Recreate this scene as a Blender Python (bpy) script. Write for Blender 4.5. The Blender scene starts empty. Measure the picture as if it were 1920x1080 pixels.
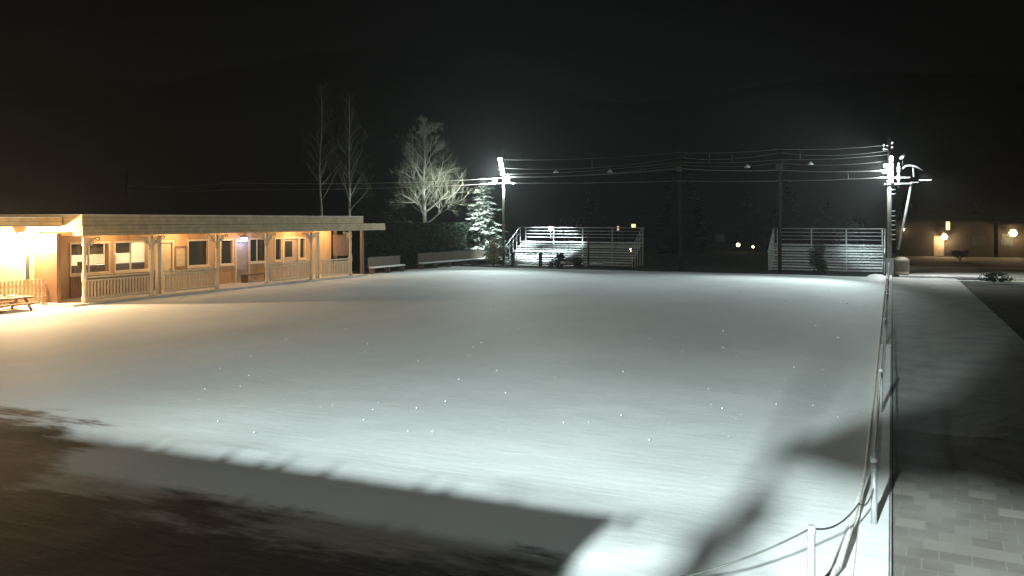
import bpy, math, random
from mathutils import Vector, Matrix, noise
C = bpy.context.scene.collection
SC = bpy.context.scene
H = 3.6                                   # camera height
F = 1600.0                                # focal length in photo pixels
YAW = math.atan2(713, F)
cs, sn = math.cos(YAW), math.sin(YAW)
HOR = 412.0
R = random.Random(7)

# ---------------------------------------------------------------- measuring helpers (photo pixel -> place)
def gp(px, py, z=0.0):
    d = (H - z) * F / (py - HOR); x = (px - 960) / F * d
    return (x * cs - d * sn, x * sn + d * cs)
def on_u(px, u):                          # depth along the rink of a pixel column on the plane X = u
    k = (px - 960) / F; d = u / (k * cs - sn)
    return (k * sn + cs) * d, d
def on_v(px, v):
    k = (px - 960) / F; d = v / (k * sn + cs)
    return (k * cs - sn) * d, d
def zz(py, d): return H - (py - HOR) * d / F

# ---------------------------------------------------------------- mesh builder
OFF = {}
class MB:
    def __init__(s): s.v = []; s.f = []; s.sm = []
    def face(s, pts, smooth=False):
        n = len(s.v); s.v += [tuple(p) for p in pts]; s.f.append(tuple(range(n, n + len(pts)))); s.sm.append(smooth)
    def box(s, a, b):
        x0, x1 = sorted((a[0], b[0])); y0, y1 = sorted((a[1], b[1])); z0, z1 = sorted((a[2], b[2]))
        n = len(s.v)
        s.v += [(x0,y0,z0),(x1,y0,z0),(x1,y1,z0),(x0,y1,z0),(x0,y0,z1),(x1,y0,z1),(x1,y1,z1),(x0,y1,z1)]
        for q in ((0,3,2,1),(4,5,6,7),(0,1,5,4),(1,2,6,5),(2,3,7,6),(3,0,4,7)):
            s.f.append(tuple(n + i for i in q)); s.sm.append(False)
        return s
    def cbox(s, c, e): return s.box([c[i]-e[i]/2 for i in range(3)], [c[i]+e[i]/2 for i in range(3)])
    def tube(s, pts, r, n=8, cap=True, smooth=True):
        pts = [Vector(p) for p in pts]; rs = r if isinstance(r, (list, tuple)) else [r] * len(pts)
        base = len(s.v); up = None
        for i, p in enumerate(pts):
            t = (pts[min(i+1, len(pts)-1)] - pts[max(i-1, 0)])
            if t.length < 1e-9: t = Vector((0,0,1))
            t.normalize()
            if up is None:
                up = t.orthogonal().normalized()
            else:
                up = (up - t * up.dot(t))
                up = up.normalized() if up.length > 1e-6 else t.orthogonal().normalized()
            w = t.cross(up)
            for k in range(n):
                a = 2 * math.pi * k / n
                s.v.append(tuple(p + (up * math.cos(a) + w * math.sin(a)) * rs[i]))
        for i in range(len(pts) - 1):
            for k in range(n):
                s.f.append((base+i*n+k, base+i*n+(k+1)%n, base+(i+1)*n+(k+1)%n, base+(i+1)*n+k)); s.sm.append(smooth)
        if cap:
            s.f.append(tuple(base + k for k in reversed(range(n)))); s.sm.append(False)
            s.f.append(tuple(base + (len(pts)-1)*n + k for k in range(n))); s.sm.append(False)
        return s
    def lathe(s, c, prof, n=14):
        base = len(s.v)
        for r, z in prof:
            for k in range(n):
                a = 2*math.pi*k/n; s.v.append((c[0]+r*math.cos(a), c[1]+r*math.sin(a), c[2]+z))
        for i in range(len(prof)-1):
            for k in range(n):
                s.f.append((base+i*n+k, base+i*n+(k+1)%n, base+(i+1)*n+(k+1)%n, base+(i+1)*n+k)); s.sm.append(True)
        s.f.append(tuple(base+k for k in reversed(range(n)))); s.sm.append(False)
        s.f.append(tuple(base+(len(prof)-1)*n+k for k in range(n))); s.sm.append(False)
        return s
    def ball(s, c, r, n=10, m=6):
        prof = [(max(1e-3, r*math.sin(math.pi*i/m)), -r*math.cos(math.pi*i/m)) for i in range(m+1)]
        return s.lathe(c, prof, n)
    def prism(s, poly, axis, a, b):       # polygon (two coords) swept along an axis
        def P(p, t):
            return (t, p[0], p[1]) if axis == 0 else ((p[0], t, p[1]) if axis == 1 else (p[0], p[1], t))
        n = len(poly)
        s.face([P(p, a) for p in poly]); s.face([P(p, b) for p in reversed(poly)])
        for i in range(n):
            q, w = poly[i], poly[(i+1) % n]
            s.face([P(q, a), P(q, b), P(w, b), P(w, a)])
        return s
    def build(s, name, mat, parent=None, bev=0.0, fix=True):
        me = bpy.data.meshes.new(name)
        o0 = (0, 0, 0)
        if parent is not None:
            p = parent
            while p.parent is not None: p = p.parent
            o0 = OFF.get(p.name, (0, 0, 0))
        me.from_pydata([(v[0]-o0[0], v[1]-o0[1], v[2]-o0[2]) for v in s.v], [], s.f)
        me.polygons.foreach_set('use_smooth', s.sm)
        if fix:
            import bmesh
            bm = bmesh.new(); bm.from_mesh(me); bmesh.ops.recalc_face_normals(bm, faces=bm.faces); bm.to_mesh(me); bm.free()
        me.materials.append(mat); me.update()
        o = bpy.data.objects.new(name, me); C.objects.link(o)
        if parent is not None: o.parent = parent
        if bev:
            m = o.modifiers.new('bevel', 'BEVEL'); m.width = bev; m.segments = 2; m.limit_method = 'ANGLE'
        return o

def thing(name, label, cat, loc=(0,0,0), group=None):
    o = bpy.data.objects.new(name, None); C.objects.link(o); o.location = loc; o.empty_display_size = .2
    OFF[o.name] = tuple(loc)
    o['label'] = label; o['category'] = cat
    if group: o['group'] = group
    return o
def tag(o, label, cat, group=None):
    o['label'] = label; o['category'] = cat
    if group: o['group'] = group
    return o
def struct(o): o['kind'] = 'structure'; return o

# ---------------------------------------------------------------- materials
def mat(name, c1, c2=None, scale=6.0, rough=.7, metal=0.0, bump=0.0, stretch=(1,1,1), detail=6, lo=.35, hi=.65, bscale=None, spec=.4):
    m = bpy.data.materials.new(name); m.use_nodes = True
    nt = m.node_tree; N = nt.nodes; L = nt.links
    b = N['Principled BSDF']; b.inputs['Roughness'].default_value = rough; b.inputs['Metallic'].default_value = metal
    b.inputs['Specular IOR Level'].default_value = spec
    c2 = c2 or tuple(x * .8 for x in c1)
    tc = N.new('ShaderNodeTexCoord'); mp = N.new('ShaderNodeMapping'); mp.inputs['Scale'].default_value = stretch
    L.new(tc.outputs['Object'], mp.inputs['Vector'])
    n = N.new('ShaderNodeTexNoise'); n.inputs['Scale'].default_value = scale; n.inputs['Detail'].default_value = detail
    L.new(mp.outputs[0], n.inputs['Vector'])
    r = N.new('ShaderNodeValToRGB'); r.color_ramp.elements[0].position = lo; r.color_ramp.elements[1].position = hi
    r.color_ramp.elements[0].color = (*c1, 1); r.color_ramp.elements[1].color = (*c2, 1)
    L.new(n.outputs['Fac'], r.inputs['Fac']); L.new(r.outputs['Color'], b.inputs['Base Color'])
    if bump:
        bn = N.new('ShaderNodeBump'); bn.inputs['Strength'].default_value = bump; bn.inputs['Distance'].default_value = .05
        src = n
        if bscale:
            src = N.new('ShaderNodeTexNoise'); src.inputs['Scale'].default_value = bscale; src.inputs['Detail'].default_value = 8
            L.new(tc.outputs['Object'], src.inputs['Vector'])
        L.new(src.outputs['Fac'], bn.inputs['Height']); L.new(bn.outputs[0], b.inputs['Normal'])
    return m
def glow(name, col, st):
    m = bpy.data.materials.new(name); m.use_nodes = True
    b = m.node_tree.nodes['Principled BSDF']; b.inputs['Base Color'].default_value = (.8,.8,.8,1)
    b.inputs['Emission Color'].default_value = (*col, 1); b.inputs['Emission Strength'].default_value = st
    return m
def plank_mat(name, c1, c2, axis, width, rough=.6):      # boards: a dark joint every `width` metres along one object axis
    m = mat(name, c1, c2, 3.0, rough, stretch=(1,1,1), bump=.1)
    nt = m.node_tree; N = nt.nodes; L = nt.links; b = N['Principled BSDF']
    src = b.inputs['Base Color'].links[0].from_socket
    sx = N.new('ShaderNodeSeparateXYZ'); L.new(N['Texture Coordinate'].outputs['Object'], sx.inputs[0])
    dv = N.new('ShaderNodeMath'); dv.operation = 'DIVIDE'; dv.inputs[1].default_value = width; L.new(sx.outputs[axis], dv.inputs[0])
    fr = N.new('ShaderNodeMath'); fr.operation = 'FRACT'; L.new(dv.outputs[0], fr.inputs[0])
    lt = N.new('ShaderNodeMath'); lt.operation = 'LESS_THAN'; lt.inputs[1].default_value = .1; L.new(fr.outputs[0], lt.inputs[0])
    mx = N.new('ShaderNodeMixRGB'); mx.inputs[2].default_value = (c1[0]*.35, c1[1]*.35, c1[2]*.35, 1)
    L.new(lt.outputs[0], mx.inputs[0]); L.new(src, mx.inputs[1]); L.new(mx.outputs[0], b.inputs['Base Color'])
    return m

M = {}
M['snow'] = mat('snow', (.80,.83,.83), (.62,.65,.66), .22, .75, bump=.22, bscale=1.6, lo=.3, hi=.75, stretch=(1.0,.45,1), spec=.25)
def add_soil_shade(m):                                   # trodden soil through the thin snow, plus painted shade at the left
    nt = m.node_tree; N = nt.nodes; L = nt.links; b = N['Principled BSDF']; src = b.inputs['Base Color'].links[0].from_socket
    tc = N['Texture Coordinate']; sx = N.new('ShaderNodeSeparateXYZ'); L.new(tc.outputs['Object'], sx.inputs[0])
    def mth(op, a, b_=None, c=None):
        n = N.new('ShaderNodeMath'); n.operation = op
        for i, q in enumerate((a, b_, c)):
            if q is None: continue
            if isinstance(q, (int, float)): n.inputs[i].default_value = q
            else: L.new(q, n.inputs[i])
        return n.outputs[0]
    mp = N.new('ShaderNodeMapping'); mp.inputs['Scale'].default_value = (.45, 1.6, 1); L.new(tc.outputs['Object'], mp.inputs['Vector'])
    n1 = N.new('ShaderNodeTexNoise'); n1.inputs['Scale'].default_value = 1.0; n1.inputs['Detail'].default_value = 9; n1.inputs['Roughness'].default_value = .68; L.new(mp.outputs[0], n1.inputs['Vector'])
    lim = mth('ADD', mth('MINIMUM', mth('MULTIPLY', mth('MAXIMUM', mth('MULTIPLY_ADD', sx.outputs[0], -1, -10.6), 0), 1.1), 2.6), 8.2)  # limit climbs at the left: there the dark colour stands in for shade
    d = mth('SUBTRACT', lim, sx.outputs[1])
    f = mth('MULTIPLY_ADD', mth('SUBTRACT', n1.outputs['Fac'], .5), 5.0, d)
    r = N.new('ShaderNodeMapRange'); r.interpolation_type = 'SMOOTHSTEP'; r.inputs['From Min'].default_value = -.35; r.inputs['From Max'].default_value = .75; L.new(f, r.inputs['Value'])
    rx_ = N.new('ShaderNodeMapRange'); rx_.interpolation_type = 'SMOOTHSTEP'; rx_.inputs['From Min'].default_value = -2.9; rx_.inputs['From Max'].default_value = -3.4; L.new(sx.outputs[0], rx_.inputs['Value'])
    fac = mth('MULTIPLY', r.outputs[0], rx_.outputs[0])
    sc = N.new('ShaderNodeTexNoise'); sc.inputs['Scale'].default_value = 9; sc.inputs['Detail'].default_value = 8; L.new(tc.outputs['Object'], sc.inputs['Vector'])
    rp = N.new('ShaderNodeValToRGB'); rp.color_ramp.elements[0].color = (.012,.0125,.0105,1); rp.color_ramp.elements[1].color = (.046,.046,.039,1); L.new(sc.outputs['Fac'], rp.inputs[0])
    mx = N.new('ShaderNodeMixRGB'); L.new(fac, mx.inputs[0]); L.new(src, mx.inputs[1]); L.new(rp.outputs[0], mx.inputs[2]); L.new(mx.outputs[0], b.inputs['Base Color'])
    # finer crust: wind ripples and old tracks over the whole sheet
    m2 = N.new('ShaderNodeMapping'); m2.inputs['Scale'].default_value = (.5, 3.2, 1); m2.inputs['Rotation'].default_value = (0,0,.35); L.new(tc.outputs['Object'], m2.inputs['Vector'])
    n2 = N.new('ShaderNodeTexNoise'); n2.inputs['Scale'].default_value = 2.2; n2.inputs['Detail'].default_value = 10; n2.inputs['Roughness'].default_value = .65; L.new(m2.outputs[0], n2.inputs['Vector'])
    b2 = N.new('ShaderNodeBump'); b2.inputs['Strength'].default_value = .28; b2.inputs['Distance'].default_value = .03
    L.new(n2.outputs['Fac'], b2.inputs['Height']); L.new(b.inputs['Normal'].links[0].from_socket, b2.inputs['Normal']); L.new(b2.outputs[0], b.inputs['Normal'])
add_soil_shade(M['snow'])
M['snow_path'] = mat('trodden_snow', (.34,.35,.34), (.21,.22,.22), 1.1, .8, bump=.3, bscale=7, lo=.3, hi=.7, spec=.2)
M['snow_clean'] = mat('settled_snow', (.82,.84,.85), (.72,.75,.76), 3, .7, bump=.2)
M['soil'] = mat('winter_ground', (.030,.032,.026), (.075,.075,.065), .8, .95, bump=.5, bscale=9, lo=.35, hi=.75, spec=.1)
M['streaky'] = mat('streaky_winter_ground', (.030,.028,.022), (.30,.31,.31), .9, .95, bump=.5, bscale=9, lo=.46, hi=.78, stretch=(.35,2.2,1), spec=.1)
M['verge'] = mat('frosty_lawn', (.22,.23,.18), (.34,.35,.30), .7, .95, bump=.4, bscale=10, spec=.1)
M['road'] = mat('snowy_road', (.62,.62,.60), (.45,.45,.44), .6, .85, bump=.2, spec=.2)
M['concrete'] = mat('concrete', (.52,.52,.50), (.40,.40,.39), 2.5, .85, bump=.25, bscale=14)
M['cream'] = mat('cream_paint', (.66,.55,.38), (.58,.48,.33), 4, .6, bump=.05)
M['trim'] = mat('pale_trim', (.72,.62,.46), (.64,.55,.40), 5, .55)
M['stucco'] = mat('orange_plaster', (.60,.41,.24), (.46,.29,.155), 1.6, .85, bump=.15, bscale=25, stretch=(1,1.6,.45), lo=.3, hi=.72)
M['shake'] = plank_mat('shingle_fascia', (.50,.40,.25), (.38,.30,.18), 2, .16, .85)
M['brown'] = plank_mat('brown_boards', (.30,.17,.10), (.24,.14,.08), 1, .14)
M['wood'] = mat('weathered_wood', (.17,.135,.10), (.11,.09,.07), 2.5, .85, stretch=(8,8,.6), bump=.3)
M['tar'] = mat('tarred_pole', (.022,.021,.018), (.014,.014,.012), 2.5, .9, spec=.05, stretch=(9,9,.5), bump=.3)
M['pole'] = mat('pole_wood', (.30,.29,.26), (.19,.18,.16), 2.5, .85, stretch=(9,9,.5), bump=.3)
M['alu'] = mat('galvanised_planks', (.44,.46,.46), (.33,.35,.35), 3, .5, metal=.2)
M['steel'] = mat('galvanised_steel', (.34,.36,.36), (.25,.27,.27), 6, .5, metal=.3)
M['dark_steel'] = mat('dark_steel', (.05,.055,.055), (.03,.035,.035), 6, .6)
M['cable'] = mat('frosted_cable', (.13,.13,.12), (.08,.08,.075), 4, .6)
M['rope'] = mat('frosted_rope', (.82,.82,.79), (.62,.60,.55), 20, .8, bump=.4)
M['interior'] = mat('interior_paint', (.75,.70,.58), (.68,.62,.50), 2, .8)
M['counter'] = mat('dark_counter', (.10,.075,.055), (.07,.05,.04), 4, .6)
M['blind'] = mat('roller_blind', (.13,.11,.09), (.09,.08,.065), 4, .7, stretch=(1,1,12))
M['door'] = mat('grey_door', (.42,.35,.28), (.37,.30,.24), 3, .6)
M['paper'] = mat('notice_paper', (.62,.52,.36), (.50,.41,.28), 5, .8)
M['bark'] = mat('pale_bark', (.48,.49,.43), (.34,.35,.30), 6, .85, stretch=(3,3,1), bump=.3)
M['birch'] = mat('birch_bark', (.34,.34,.31), (.06,.06,.055), 3.5, .8, stretch=(1,1,4), lo=.55, hi=.68)
M['twig'] = mat('twigs', (.33,.35,.28), (.24,.26,.20), 4, .9)
M['dim_twig'] = mat('dark_twigs', (.14,.135,.10), (.10,.097,.07), 4, .9)
M['spruce'] = mat('frosted_needles', (.12,.16,.12), (.48,.53,.49), 1.3, .85, lo=.42, hi=.62)
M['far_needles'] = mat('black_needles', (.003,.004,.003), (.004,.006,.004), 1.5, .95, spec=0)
M['dark_needles'] = mat('dark_needles', (.06,.085,.06), (.10,.13,.10), 1.5, .9, spec=.05)
M['hedge'] = mat('cedar_hedge', (.016,.026,.018), (.032,.045,.032), 2, .9, spec=.05)
M['bush'] = mat('dry_bush_leaves', (.40,.37,.26), (.27,.26,.18), 3, .9)
M['brush'] = mat('brown_brush', (.05,.035,.02), (.03,.022,.015), 3, .9)
M['hill'] = mat('wooded_hill', (.012,.014,.011), (.024,.026,.02), .05, .98, bump=.6, bscale=.2, spec=.05)
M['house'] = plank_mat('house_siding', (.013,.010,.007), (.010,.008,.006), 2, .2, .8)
M['dark_trim'] = mat('dark_trim', (.06,.05,.035), (.05,.04,.03), 4, .7)
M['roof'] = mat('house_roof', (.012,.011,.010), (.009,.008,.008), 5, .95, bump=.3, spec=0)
M['white'] = mat('white_panel', (.80,.82,.82), (.76,.78,.78), 5, .5)
M['bin'] = mat('weathered_concrete_bin', (.42,.36,.29), (.34,.29,.23), 5, .85, bump=.3)
M['lamp_cool'] = glow('flood_lens', (.86,1,.98), 40)
M['lamp_warm'] = glow('warm_bulb', (1,.66,.30), 60)
M['lamp_soft'] = glow('porch_bulb', (1,.62,.28), 25)
M['lamp_blue'] = glow('blue_white_lamp', (.30,.38,1), 9)
M['lit_window'] = glow('lit_window', (1,.62,.25), 2.2)
M['dim_window'] = glow('dim_window', (1,.62,.35), .9)

gl = bpy.data.materials.new('window_glass'); gl.use_nodes = True
b = gl.node_tree.nodes['Principled BSDF']; b.inputs['Base Color'].default_value = (.035,.045,.042,1); b.inputs['Roughness'].default_value = .08
M['glass'] = gl
cg = bpy.data.materials.new('clear_glass'); cg.use_nodes = True
nt = cg.node_tree; nt.nodes.clear()
o_ = nt.nodes.new('ShaderNodeOutputMaterial'); mx = nt.nodes.new('ShaderNodeMixShader'); t_ = nt.nodes.new('ShaderNodeBsdfTransparent'); g_ = nt.nodes.new('ShaderNodeBsdfGlossy')
g_.inputs['Roughness'].default_value = .03; mx.inputs[0].default_value = .06
nt.links.new(t_.outputs[0], mx.inputs[1]); nt.links.new(g_.outputs[0], mx.inputs[2]); nt.links.new(mx.outputs[0], o_.inputs[0])
M['clear'] = cg

# pavers: random-toned square slabs with partly melted snow
pm = bpy.data.materials.new('square_pavers'); pm.use_nodes = True
nt = pm.node_tree; N = nt.nodes; L = nt.links; b = N['Principled BSDF']; b.inputs['Roughness'].default_value = .85
tc = N.new('ShaderNodeTexCoord'); mp = N.new('ShaderNodeMapping'); mp.inputs['Rotation'].default_value = (0,0,.06)
L.new(tc.outputs['Object'], mp.inputs['Vector'])
br = N.new('ShaderNodeTexBrick'); br.offset = .5; br.inputs['Scale'].default_value = 1.0
br.inputs['Brick Width'].default_value = .31; br.inputs['Row Height'].default_value = .31; br.inputs['Mortar Size'].default_value = .008
br.inputs['Color1'].default_value = (.15,.135,.12,1); br.inputs['Color2'].default_value = (.40,.38,.34,1); br.inputs['Mortar'].default_value = (.20,.19,.18,1)
br.inputs['Bias'].default_value = -.55
L.new(mp.outputs[0], br.inputs['Vector'])
ns = N.new('ShaderNodeTexNoise'); ns.inputs['Scale'].default_value = 1.2; ns.inputs['Detail'].default_value = 7; L.new(tc.outputs['Object'], ns.inputs['Vector'])
rp = N.new('ShaderNodeValToRGB'); rp.color_ramp.elements[0].position = .42; rp.color_ramp.elements[1].position = .75
rp.color_ramp.elements[1].color = (.75,.75,.75,1)
L.new(ns.outputs['Fac'], rp.inputs[0])
mxx = N.new('ShaderNodeMixRGB'); L.new(rp.outputs[0], mxx.inputs[0]); L.new(br.outputs['Color'], mxx.inputs[1]); mxx.inputs[2].default_value = (.25,.245,.23,1)
L.new(mxx.outputs[0], b.inputs['Base Color'])
M['pavers'] = pm

# ---------------------------------------------------------------- setting
def sheet(name, m, x0, x1, y0, y1, z, step=None, fn=None, keep=None):
    mb = MB(); nx = max(1, int((x1-x0)/step)) if step else 1; ny = max(1, int((y1-y0)/step)) if step else 1
    for j in range(ny+1):
        for i in range(nx+1):
            x = x0 + (x1-x0)*i/nx; y = y0 + (y1-y0)*j/ny
            mb.v.append((x, y, z + (fn(x, y) if fn else 0)))
    for j in range(ny):
        for i in range(nx):
            if keep and not keep(x0+(x1-x0)*(i+.5)/nx, y0+(y1-y0)*(j+.5)/ny): continue
            a = j*(nx+1)+i; mb.f.append((a, a+1, a+nx+2, a+nx+1)); mb.sm.append(True)
    return struct(mb.build(name, m, fix=False))
def gz(x, y): return 0
sheet('ground', M['soil'], -900, 900, -300, 1200, -.05)
def snowz(x, y):
    z = .025*noise.noise(Vector((x*.35, y*.35, 0))) + .012*noise.noise(Vector((x*1.3, y*1.3, 3)))
    if x < -2.4:                                   # low shovelled ridge along the near end of the rink
        k = min(1, (-2.4-x)/1.5)
        z += k*(.05+.03*noise.noise(Vector((x*.8,0,5))))*math.exp(-((y-10.15-.12*noise.noise(Vector((x*.5,1,1))))/.42)**2)
        pass
    if x > -1.3 and y > 54:                        # pile by the corner post
        z += .25*math.exp(-((x+.9)/.7)**2-((y-57.6)/.6)**2)
    return z
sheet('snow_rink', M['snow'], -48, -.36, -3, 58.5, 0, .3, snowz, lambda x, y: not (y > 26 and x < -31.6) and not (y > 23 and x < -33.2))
sheet('footpath', M['snow_path'], .01, 3.55, 15.8, 58, .045, .5, lambda x, y: .02*noise.noise(Vector((x, y*.5, 2))))
sheet('paving', M['pavers'], .01, 3.55, -3, 15.8, .05)
sheet('road', M['road'], .4, 300, 60.2, 74, -.02, 4)
sheet('verge', M['verge'], 5.6, 60, 56.4, 72, .03, 1.0, lambda x, y: .05*noise.noise(Vector((x*.4, y*.4, 4))))
mb = MB(); mb.box((3.3, 55.6, -.06), (60, 55.85, .09)); mb.box((.4, 59.6, -.06), (60, 59.8, .07)); struct(mb.build('road_kerb', M['snow_clean'], bev=.02))
mb = MB()                                          # concrete kerb that carries the fence, rounded towards the camera end
mb.box((-.36, 7.0, -.06), (0, 59.2, .10)); k_ = struct(mb.build('rink_kerb', M['concrete'], bev=.03))
mb = MB(); mb.box((-.34, 7.02, .102), (-.03, 26, .125)); struct(mb.build('kerb_snow', M['snow_clean'], bev=.02))
# hills
mb = MB(); nx, ny = 90, 14
for j in range(ny+1):
    for i in range(nx+1):
        x = -700 + 1500*i/nx; y = 190 + 520*j/ny; t = j/ny
        hgt = 95 + 55*noise.noise(Vector((x*.004, 2, 1))) - .05*x
        z = hgt*math.sin(min(1, t*1.15)*math.pi/2)*1.0 + 9*noise.noise(Vector((x*.02, y*.02, 0)))*t
        mb.v.append((x, y, z-3*(1-t)))
for j in range(ny):
    for i in range(nx):
        a = j*(nx+1)+i; mb.f.append((a, a+1, a+nx+2, a+nx+1)); mb.sm.append(True)
struct(mb.build('hills', M['hill'], fix=False))
# crumbs of snow standing on the rink: they face the lamps and catch their light
mb = MB()
for i in range(330):
    px = R.uniform(60, 1640); py = 530 + 300*R.random()**1.3
    x, y = gp(px, py)
    if x < -29.5 or y > 58 or x > -.6: continue
    s = .0048*(1+2.6*R.random()**3)*(.22 + y/24.0); z = .03
    mb.face([(x-s, y, z), (x+s*.8, y-.01, z), (x+s*.4, y+.01, z+s*1.5), (x-s*.5, y, z+s*1.9)])
    mb.face([(x-s, y, z), (x+s*.8, y-.01, z), (x, y+s, z+s)])
o = mb.build('snow_crumbs', M['snow_clean'], fix=False); o['kind'] = 'stuff'

# ---------------------------------------------------------------- lights
def light(kind, name, loc, power, col, parent=None, target=None, angle=120, blend=.6, rad=.1):
    d = bpy.data.lights.new(name, kind); d.energy = power; d.color = col
    d.shadow_soft_size = rad
    if kind == 'SPOT': d.spot_size = math.radians(angle); d.spot_blend = blend
    o = bpy.data.objects.new(name, d); C.objects.link(o)
    o.location = loc
    if target is not None:
        o.rotation_euler = (Vector(target)-Vector(loc)).to_track_quat('-Z', 'Y').to_euler()
    if parent is not None:
        o.parent = parent; off = OFF.get(parent.name, (0,0,0)); o.location = Vector(loc)-Vector(off)
    return o
COOL = (.85,1,.972); WARM = (1,.66,.34)

# ---------------------------------------------------------------- the clubhouse
UF, UW = -31.15, -33.4
V0, V1 = 25.35, 46.0
def vw(px): return on_u(px, UW)[0]
def vf(px): return on_u(px, UF)[0]
hs = thing('clubhouse', 'long single storey clubhouse with orange walls and railed porch facing the snowy rink', 'building', (UW, 35, 0))
opens = []   # (v0, v1, z0, z1, kind)
for a, b_, z0, z1, kd in ((133,203,1.2,2.5,'room'), (216,277,1.2,2.5,'room'), (301,323,.14,2.45,'door2'), (353,389,1.22,2.48,'big'), (414,435,1.2,2.45,'win'),
                      (443,466,.14,2.35,'door'), (469,498,1.22,2.46,'win'), (516,526,1.22,2.45,'win'), (531,559,.9,2.45,'door3'), (562,571,1.25,2.42,'win')):
    opens.append((vw(a), vw(b_), z0, z1, kd))
wall = MB(); v = V0-11
def wseg(v0, v1, z0, z1):
    if v1-v0 > 1e-3 and z1-z0 > 1e-3: wall.box((UW-.22, v0, z0), (UW, v1, z1))
for (a, b_, z0, z1, kd) in opens:
    wseg(v, a, 0, 3.3); wseg(a, b_, 0, z0); wseg(a, b_, z1, 3.3); v = b_
wseg(v, V1, 0, 3.3)
wall.box((UW-6, V1-.2, 0), (UW-.22, V1, 3.3)); wall.box((UW-6, V0-11, 0), (UW-.22, V0-10.8, 3.3)); wall.box((UW-6.2, V0-11, 0), (UW-6, V1, 3.3))
wall.build('wall', M['stucco'], hs)
MB().box((UW+.003, vw(131), .12), (UW+.05, vw(299), 1.12)).build('wainscot', M['brown'], hs)
MB().box((UW-.2, V0-.6, -.02), (UF+.35, V1+.3, .10)).build('porch_floor', M['concrete'], hs, .02)
# roof: broad fascia in two steps, soffit, snow on top
rf = MB().box((UW-6.5, V0-.05, 3.36), (UF+.18, V1+.1, 3.80)).build('roof', M['shake'], hs, .02)
MB().box((UW-6.5, V0-.08, 3.801), (UF+.20, V1+.12, 3.83)).build('snow_layer', M['snow_clean'], rf, .03)
MB().box((UW-6.6, V0-.07, 3.30), (UF+.21, V1+2.58, 3.357)).build('drip_edge', M['shake'], rf)
m = MB(); m.box((UF-.02, V0-.06, 2.92), (UF+.22, V1+2.6, 3.298)); m.box((UW-6.5, V0-.06, 2.92), (UF-.021, V0+.1, 3.298)); m.box((UW-6.5, V1+2.45, 2.92), (UF-.021, V1+2.6, 3.298)); m.build('fascia', M['shake'], hs)
MB().box((UW+.001, V0+.1, 3.2), (UF-.03, V1+2.44, 3.296)).build('porch_ceiling', M['cream'], hs)
# wing to the left, behind the porch line
wg = MB().box((UW-6.4, V0-11.3, 3.31), (UW+1.35, V0-.14, 3.68)).build('wing_roof', M['shake'], hs, .02)
MB().box((UW-6.4, V0-11.3, 3.682), (UW+1.38, V0-.16, 3.71)).build('snow_layer', M['snow_clean'], wg, .03)
MB().box((UW-.05, V0-.42, 0), (UW+1.38, V0-.22, 3.02)).build('porch_end_wall', M['brown'], hs, .01)
# posts, railings, brackets
postv = [vf(158), vf(284), vf(407), vf(500), vf(583), vf(657)]
prof = [(.11,.0),(.11,.25),(.085,.27),(.085,.9),(.11,.92),(.11,1.25),(.075,1.3),(.095,1.38),(.06,1.5),(.085,2.0),(.06,2.45),(.1,2.5),(.1,2.6),(.085,2.65),(.085,2.86)]
for pv in postv:
    MB().lathe((UF, pv, .1), [(r, z*.965) for r, z in prof], 12).build('post', M['trim'], hs)
for px in (297, 595):
    pv = on_u(px, UF-.25)[0]
    p = MB().box((UF-.33, pv-.11, .1), (UF-.17, pv+.11, 2.86)); p.build('post', M['trim'], hs, .015)
def railing(v0, v1):
    m = MB()
    m.box((UF-.05, v0, 1.12), (UF+.05, v1, 1.19)); m.box((UF-.03, v0, .98), (UF+.03, v1, 1.05)); m.box((UF-.03, v0, .2), (UF+.03, v1, .27))
    n = max(3, int((v1-v0)/.16)); 
    for i in range(n):
        q = v0+(v1-v0)*(i+.5)/n
        m.box((UF-.022, q-.032, .27), (UF+.022, q+.032, .98))
    return m.build('railing', M['cream'], hs)
railing(postv[0]+.12, postv[1]-.12); railing(on_u(297, UF-.25)[0]+.12, postv[2]-.12); railing(postv[3]+.12, postv[4]-.12); railing(on_u(595,UF-.25)[0]+.12, postv[5]-.12)
def bracket(pv, s):
    m = MB()
    pts = [(UF, pv+s*(.09+.62*(1-math.cos(a))), 2.84-.62*(1-math.sin(a))) for a in [math.pi/2*i/8 for i in range(9)]]
    m.tube(pts, .035, 6)
    c = (pv+s*.30, 2.66)
    m.tube([(UF, c[0]+.14*math.cos(a)*s, c[1]+.14*math.sin(a)) for a in [2*math.pi*i/12 for i in range(13)]], .026, 6, cap=False)
    m.tube([(UF, pv+s*.09, 2.42), (UF, pv+s*.25, 2.55), (UF, pv+s*.5, 2.82)], .026, 6)
    m.tube([(UF, pv+s*.55, 2.8), (UF, pv+s*.62, 2.7), (UF, pv+s*.75, 2.72), (UF, pv+s*.78, 2.84)], .024, 6)
    return m.build('bracket', M['trim'], hs)
for i, pv in enumerate(postv):
    if i < 5: bracket(pv, 1)
    if i > 0: bracket(pv, -1)
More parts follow.
